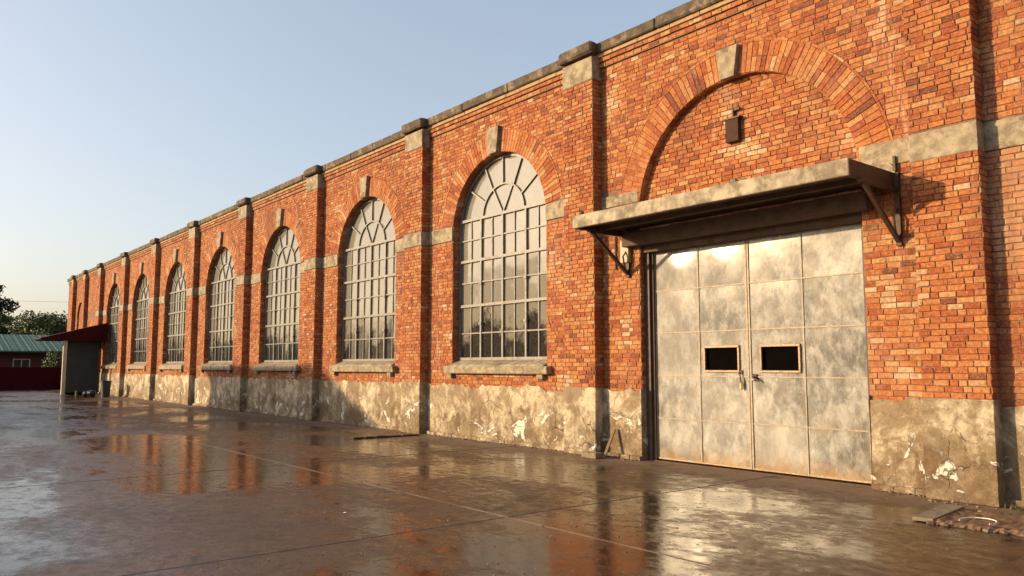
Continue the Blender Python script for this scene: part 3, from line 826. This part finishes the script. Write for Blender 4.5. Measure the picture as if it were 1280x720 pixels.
# rusted access cover with rubble rim at lower right
CV=empty('drain_cover',(-3.2,-1.2,0)); tag(CV,'rusty crumbling drain cover in the ground in front of the right-hand pier','drain cover')
def LC(o): o.location=(3.2,1.2,0); return o
m=MB(); n=46; k=14; vs=[]; a=(-3.74,-1.86); 
def cvp(u,v):
    # u along X, v across
    x=-3.72+1.75*u+(-.12)*v; y=-1.80+.12*u+v*(1.02+.10*u); return x,y
rd=random.Random(5)
for j in range(k+1):
    for i in range(n+1):
        u=i/n; v=j/k; x,y=cvp(u,v); e=min(j,k-j,i,n-i)
        if e==0: x+=rd.uniform(-.025,.025); y+=rd.uniform(-.03,.03)
        z=.002 if e==0 else .018+rd.uniform(0,.018)*(1.6 if e<=2 else 1)
        vs.append((x,y,z))
fs=[(j*(n+1)+i,j*(n+1)+i+1,(j+1)*(n+1)+i+1,(j+1)*(n+1)+i) for j in range(k) for i in range(n)]
m.solid(vs,fs,'plank'); M['plank_r']=M['rust']; LC(m.build('cover_plate',CV))
m=MB(); 
p=[Vector((-3.86,-1.76,.03)),Vector((-3.84,-.74,.03))]
m.bar((-3.80,-1.78,.030),(-3.90,-.76,.034),.20,.035,'block',up=(0,0,1)); LC(m.build('edge_slab',CV))
m=MB()
for i in range(64):
    u=rd.random(); s=rd.choice((0,0,0,1)); x,y=cvp(u,s); w=rd.uniform(.010,.028)
    x+=rd.uniform(-.03,.03); y+=rd.uniform(-.03,.03)
    m.box(x-w,x+w,y-w*.7,y+w*.7,.001,w*1.1,rd.choice(('block','plank','rust')),ch=w*.3,jit=w*.25)
o=LC(m.build('rubble',CV)); o['kind']='stuff'
m=MB(); pts=[]
for i in range(12):
    t=i/11*4.2-.5; pts.append((-3.38+.16*math.cos(t),-1.50+.22*math.sin(t)*.9,.045))
m.tube(pts,.006,'paper',5); LC(m.build('wire_loop',CV))
lump('paper_scrap',(-7.98,-6.15,0.0),.02,'paper','tiny white paper scrap lying alone on the open wet yard','scrap',.3,8)
# small debris along the wall foot, uncountable
m=MB(); rd=random.Random(11)
for i in range(900):
    x=rd.uniform(-34,-2.2)
    if -9.1<x<-5.2: continue
    y=-.09-abs(rd.gauss(0,.07)); 
    for a,b in piers:
        if a-.03<x<b+.03: y-=PD
    w=rd.uniform(.004,.016)*(1.3 if rd.random()<.05 else 1); m.box(x-w,x+w,y-w,y+w,-.002,w*1.2,rd.choice(('block','mortar','plinth','mortar')),ch=w*.3,jit=w*.3)
for i in range(500):
    x=rd.uniform(-16,-2.0); y=rd.uniform(-8.5,-.8); w=rd.uniform(.003,.007)
    m.box(x-w,x+w,y-w,y+w,-.001,w*.9,rd.choice(('block','stone','rust')),jit=w*.3)
tag(m.build('grit'),'brown grit and plaster crumbs scattered at the foot of the wall','grit',kind='stuff')
m=MB()
for i in range(420):
    c=rd.choice(((-3.5,-.16,.14),(-3.5,-.16,.14),(-10.02,-.10,.05),(-15.84,-.10,.05),(-21.6,-.1,.05)))
    x=c[0]+rd.gauss(0,c[2]); y=c[1]-abs(rd.gauss(0,.05)); h=rd.uniform(.02,.07); t=rd.uniform(0,3.1)
    dx,dy=math.cos(t)*.006,math.sin(t)*.006; lx,ly=rd.uniform(-.03,.03),rd.uniform(-.03,.03)
    m.quadf([(x-dx,y-dy,0),(x+dx,y+dy,0),(x+lx+dx*.2,y+ly+dy*.2,h)],'weed',rd.random())
tag(m.build('weeds'),'short weeds growing in the corner between the wall and the pier feet','weeds',kind='stuff')

# ------------------------------------------------------------ lean-to at the far end
S=empty('lean_to_shed',(-50,0,0)); tag(S,'small grey lean-to shed with sloping maroon roof against the brick wall','shed')
def LS(o): o.location=(50,0,0); return o
m=MB(); m.box(-50.5,-50.0,-1.93,-.26,0,3.0,'shedpanel'); LS(m.build('wall',S))
m=MB(); 
for k in range(18): m.box(-50.0,-49.975,-1.80,-.42,.12+k*.155,.12+k*.155+.14,'shedpanel',ch=.006)
m.box(-49.999,-49.97,-1.86,-.36,0,.10,'black'); LS(m.build('roller_shutter',S))
m=MB(); m.box(-49.6,-49.42,-2.16,-1.98,0,3.02,'shedpost'); LS(m.build('post',S))
m=MB(); prof=[(-.02,2.98),(-.02,4.02),(-3.30,3.10),(-3.30,3.04),(-3.15,2.98)]
vs=[(-49.3,y,z) for y,z in prof]+[(-51.6,y,z) for y,z in prof]; k=5
m.solid(vs,[(0,1,2,3,4),(9,8,7,6,5)]+[(i,i+5,(i+1)%5+5,(i+1)%5) for i in range(5)],'maroon'); LS(m.build('roof',S,fix=True))
B=empty('dustbin',(-44.6,-.95,0)); tag(B,'dark grey open bin standing at the wall near the lean-to','bin')
m=MB(); n=16
prof=[(.20,0),(.25,.78),(.27,.80),(.27,.83),(.245,.83),(.235,.75),(.0,.10)]
vs=[];fs=[]
for r_,z in prof:
    for i in range(n): t=2*math.pi*i/n; vs.append((r_*math.cos(t),r_*math.sin(t),z))
for j in range(len(prof)-1):
    for i in range(n): fs.append((j*n+i,j*n+(i+1)%n,(j+1)*n+(i+1)%n,(j+1)*n+i))
m.solid(vs,fs,'darkplastic'); m.build('bin_body',B)
m=MB(); m.tube([(.0,-.27,.78),(.08,-.33,.80),(.16,-.27,.78)],.012,'darkplastic',6); m.build('handle',B)
lump('rubbish_sack',(-45.2,-1.45,0),.22,'bag','shiny black rubbish sack slumped beside the bin','sack',.85,2)
lump('rubbish_sack',(-45.7,-1.62,0),.20,'bag','smaller black rubbish sack nearest the shed door','sack',.75,6)
m=MB(); m.box(-45.92,-45.83,-2.10,-2.0,0,.30,'block',ch=.02); m.box(-45.9,-45.85,-2.08,-2.02,.30,.35,'darkplastic',ch=.01); o=m.build('jerrycan'); tag(o,'white plastic jerrycan standing in front of the shed corner','can')
# maroon yard wall
YW=MB(); YW.box(-61.15,-61.0,-40,-.05,0,1.46,'maroonwall'); YW.box(-61.18,-60.97,-40,-.05,1.46,1.50,'maroonwall')
y=-.3
while y>-40: YW.box(-61.0,-60.93,y-.25,y,0,1.455,'maroonwall'); y-=4
tag(YW.build('yard_wall'),'low dark maroon wall closing the far end of the yard','wall')
# green roofed house behind the yard wall
H=empty('green_roofed_house',(-75,-6,0)); tag(H,'low house with a green sheet metal roof behind the maroon yard wall','house')
def LH(o): o.location=(75,6,0); return o
m=MB(); m.box(-82,-71.2,-22,2.0,0,2.75,'housewall'); LH(m.build('wall',H))
m=MB(); vs=[]
for y0 in (-23,2.6):
    vs+=[(-70.0,y0,2.62),(-70.0,y0,2.72),(-76.5,y0,4.15),(-83,y0,2.72),(-83,y0,2.62)]
m.solid(vs,[(0,1,2,3,4),(9,8,7,6,5)]+[(i,i+5,(i+1)%5+5,(i+1)%5) for i in range(5)],'greenroof')
y=-23
while y<2.5: m.bar((-70.0,y,2.735),(-76.5,y,4.165),.04,.03,'greenroof'); y+=.45
LH(m.build('roof',H,fix=True))
for y0 in (-1.9,-6.2,-11):
    m=MB()
    for a,b,c,d in ((y0-.08,y0+1.08,1.35,1.42),(y0-.08,y0+1.08,2.05,2.12),(y0-.08,y0,1.42,2.05),(y0+1.0,y0+1.08,1.42,2.05),(y0+.47,y0+.53,1.42,2.05)):
        m.box(-71.2,-71.12,a,b,c,d,'white')
    o=LH(m.build('window',H)); m=MB(); m.box(-71.199,-71.17,y0,y0+1.0,1.42,2.05,'shedpanel'); m.build('glass',o)

# ------------------------------------------------------------ trees
def tree(name,loc,h,cr,seed,mat,label,nleaf=5200,group=None,base=.32,ls=.16,cat='tree'):
    rd=random.Random(seed); T=empty(name,loc); tag(T,label,cat,group)
    t=MB(); tips=[]
    trunk=[(0,0,0),(rd.uniform(-.15,.15),rd.uniform(-.15,.15),h*.25),(rd.uniform(-.3,.3),rd.uniform(-.3,.3),h*.5),(rd.uniform(-.4,.4),rd.uniform(-.4,.4),h*.82)]
    t.tube(trunk,[h*.035,h*.027,h*.018,h*.006],'bark',8)
    for i in range(11):
        f=rd.uniform(.3,.8); b=Vector(trunk[1]).lerp(Vector(trunk[3]),(f-.25)/.57)
        a=rd.uniform(0,2*math.pi); ln=cr*rd.uniform(.5,.95)*(1.15-f*.5); e=b+Vector((math.cos(a)*ln,math.sin(a)*ln,ln*rd.uniform(.25,.8)))
        mdl=b.lerp(e,.5)+Vector((0,0,-.08*ln)); t.tube([b,mdl,e],[h*.012,h*.008,h*.003],'bark',6); tips.append(e)
    t.build('trunk',T)
    cl=[]
    for e in tips: cl.append((e,cr*rd.uniform(.26,.42)))
    for i in range(16):
        a=rd.uniform(0,2*math.pi); rr=cr*math.sqrt(rd.random())*.8; z=h*(base+(1-base)*rd.uniform(.1,.93)); q=1-abs((z/h-base)/(1-base)-.45)*.9
        cl.append((Vector((math.cos(a)*rr*q,math.sin(a)*rr*q,z)),cr*rd.uniform(.20,.38)))
    c=MB()
    for i in range(nleaf):
        p,r_=rd.choice(cl); d=Vector((rd.gauss(0,1),rd.gauss(0,1),rd.gauss(0,1))).normalized()*r_*(rd.random()**.4)*rd.choice((1,1,1,1.25)); d.z*=.75
        q=p+d; u=Vector((rd.gauss(0,1),rd.gauss(0,1),rd.gauss(0,1))).normalized(); w=u.orthogonal().normalized(); s=ls*rd.uniform(.6,1.4)
        c.quadf([q-u*s,q+w*s*.45,q+u*s,q-w*s*.45],mat,min(1,max(0,rd.gauss(.5,.28))))
    c.build('crown',T)
tree('broadleaf_tree',(-92,-2.4,0),9.6,2.6,1,'leafdark','tall dark tree at the left edge behind the green roof',6500,ls=.20)
tree('broadleaf_tree',(-100,3.6,0),7.4,3.5,2,'leaf','round green tree behind the roof right beside the brick wall end',7500,ls=.17,base=.2)
tree('broadleaf_tree',(-104,.6,0),7.2,2.6,3,'leaf','smaller green tree between the tall dark tree and the round tree',5000,ls=.17,base=.2)
tree('broadleaf_tree',(-112,7.2,0),7.6,3.4,4,'leaf','green tree furthest back beside the brick wall end',5000,ls=.18,base=.2)
tree('shrub',(-66,-.2,0),2.6,1.1,5,'leaf','small bright shrub between the maroon wall and the green roofed house',1500,ls=.09,base=.1,cat='shrub')
# trees across the yard, seen in the panes
for i,(x,y,h,c) in enumerate([(-34,-46,6.8,3.6),(-41,-50,7.6,4.0),(-49,-47,6.4,3.6),(-58,-52,7.9,4.2),(-27,-48,7.4,3.8),(-68,-50,7.0,4.0),(-20,-50,6.2,3.4),(-78,-46,7.6,4.0),(-90,-40,8.0,4.0),(-13,-47,7,3.6)]):
    tree('broadleaf_tree',(x,y,0),h,c,20+i,'leafdark','dark tree across the yard mirrored in the lower window panes',2600,group='trees across the yard mirrored in the window panes',ls=.3,base=.12)
O=empty('shadow_caster',(-43,-24,0)); tag(O,'unseen building block added across the yard to shade the plinth','shadow_caster')  # out-of-view block, added only to throw a shadow on the plinth
m=MB(); m.box(-3.5,6.0,-3,3,0,7.6,'housewall'); m.build('wall',O)
m=MB(); m.box(-3.9,6.4,-3.4,3.4,7.6,7.85,'roofing'); m.build('roof',O)
# power lines at far left
for z0,lab in ((7.55,'lower'),):
    m=MB(); pts=[]
    for i in range(25):
        u=i/24; pts.append((-110+10*u,-30+60*u,z0+1.4-6*u*(1-u)*.25+.6*u)); 
    m.tube(pts,.012,'cable',5); tag(m.build('power_line'),'thin power line crossing the pale sky above the far trees','cable')

# ------------------------------------------------------------ light, sky, camera
sd=Vector((-.72,-1.0,.305)).normalized()   # towards the sun
el=math.asin(sd.z)
sun=bpy.data.lights.new('sun','SUN'); so=bpy.data.objects.new('sun',sun); COL.objects.link(so)
sun.energy=2.7; sun.angle=R(.6); sun.color=(1,.74,.43)
so.rotation_euler=(-sd).to_track_quat('-Z','Y').to_euler(); so.location=(0,-10,20)
w=bpy.data.worlds.new('World'); sc.world=w; w.use_nodes=True; nt=w.node_tree
bg=nt.nodes['Background']; sk=nt.nodes.new('ShaderNodeTexSky'); sk.sky_type='NISHITA'; sk.sun_disc=False
sk.sun_elevation=el; sk.sun_rotation=math.atan2(sd.x,sd.y); sk.air_density=1.0; sk.dust_density=3.0; sk.ozone_density=1.5; sk.altitude=0
gm=nt.nodes.new('ShaderNodeGamma'); gm.inputs[1].default_value=.64; nt.links.new(sk.outputs[0],gm.inputs[0]); mx=nt.nodes.new('ShaderNodeMix'); mx.data_type='RGBA'; mx.blend_type='MULTIPLY'; mx.inputs[0].default_value=1; mx.inputs[7].default_value=(1.09,1.03,1.02,1); nt.links.new(gm.outputs[0],mx.inputs[6]); nt.links.new(mx.outputs[2],bg.inputs[0]); bg.inputs[1].default_value=.15
cam=bpy.data.cameras.new('camera'); co=bpy.data.objects.new('camera',cam); COL.objects.link(co); sc.camera=co
th=math.atan(97/985); al=math.atan(798*math.cos(th)/985)
F=Vector((-math.cos(al)*math.cos(th),math.sin(al)*math.cos(th),math.sin(th)))
co.location=(0,-D,1.6); co.rotation_euler=F.to_track_quat('-Z','Y').to_euler()
cam.sensor_width=36; cam.lens=36*985/1280; cam.clip_end=5000; cam.clip_start=.05
sc.view_settings.view_transform='Standard'; sc.view_settings.look='None'; sc.view_settings.gamma=1; sc.view_settings.exposure=1.38
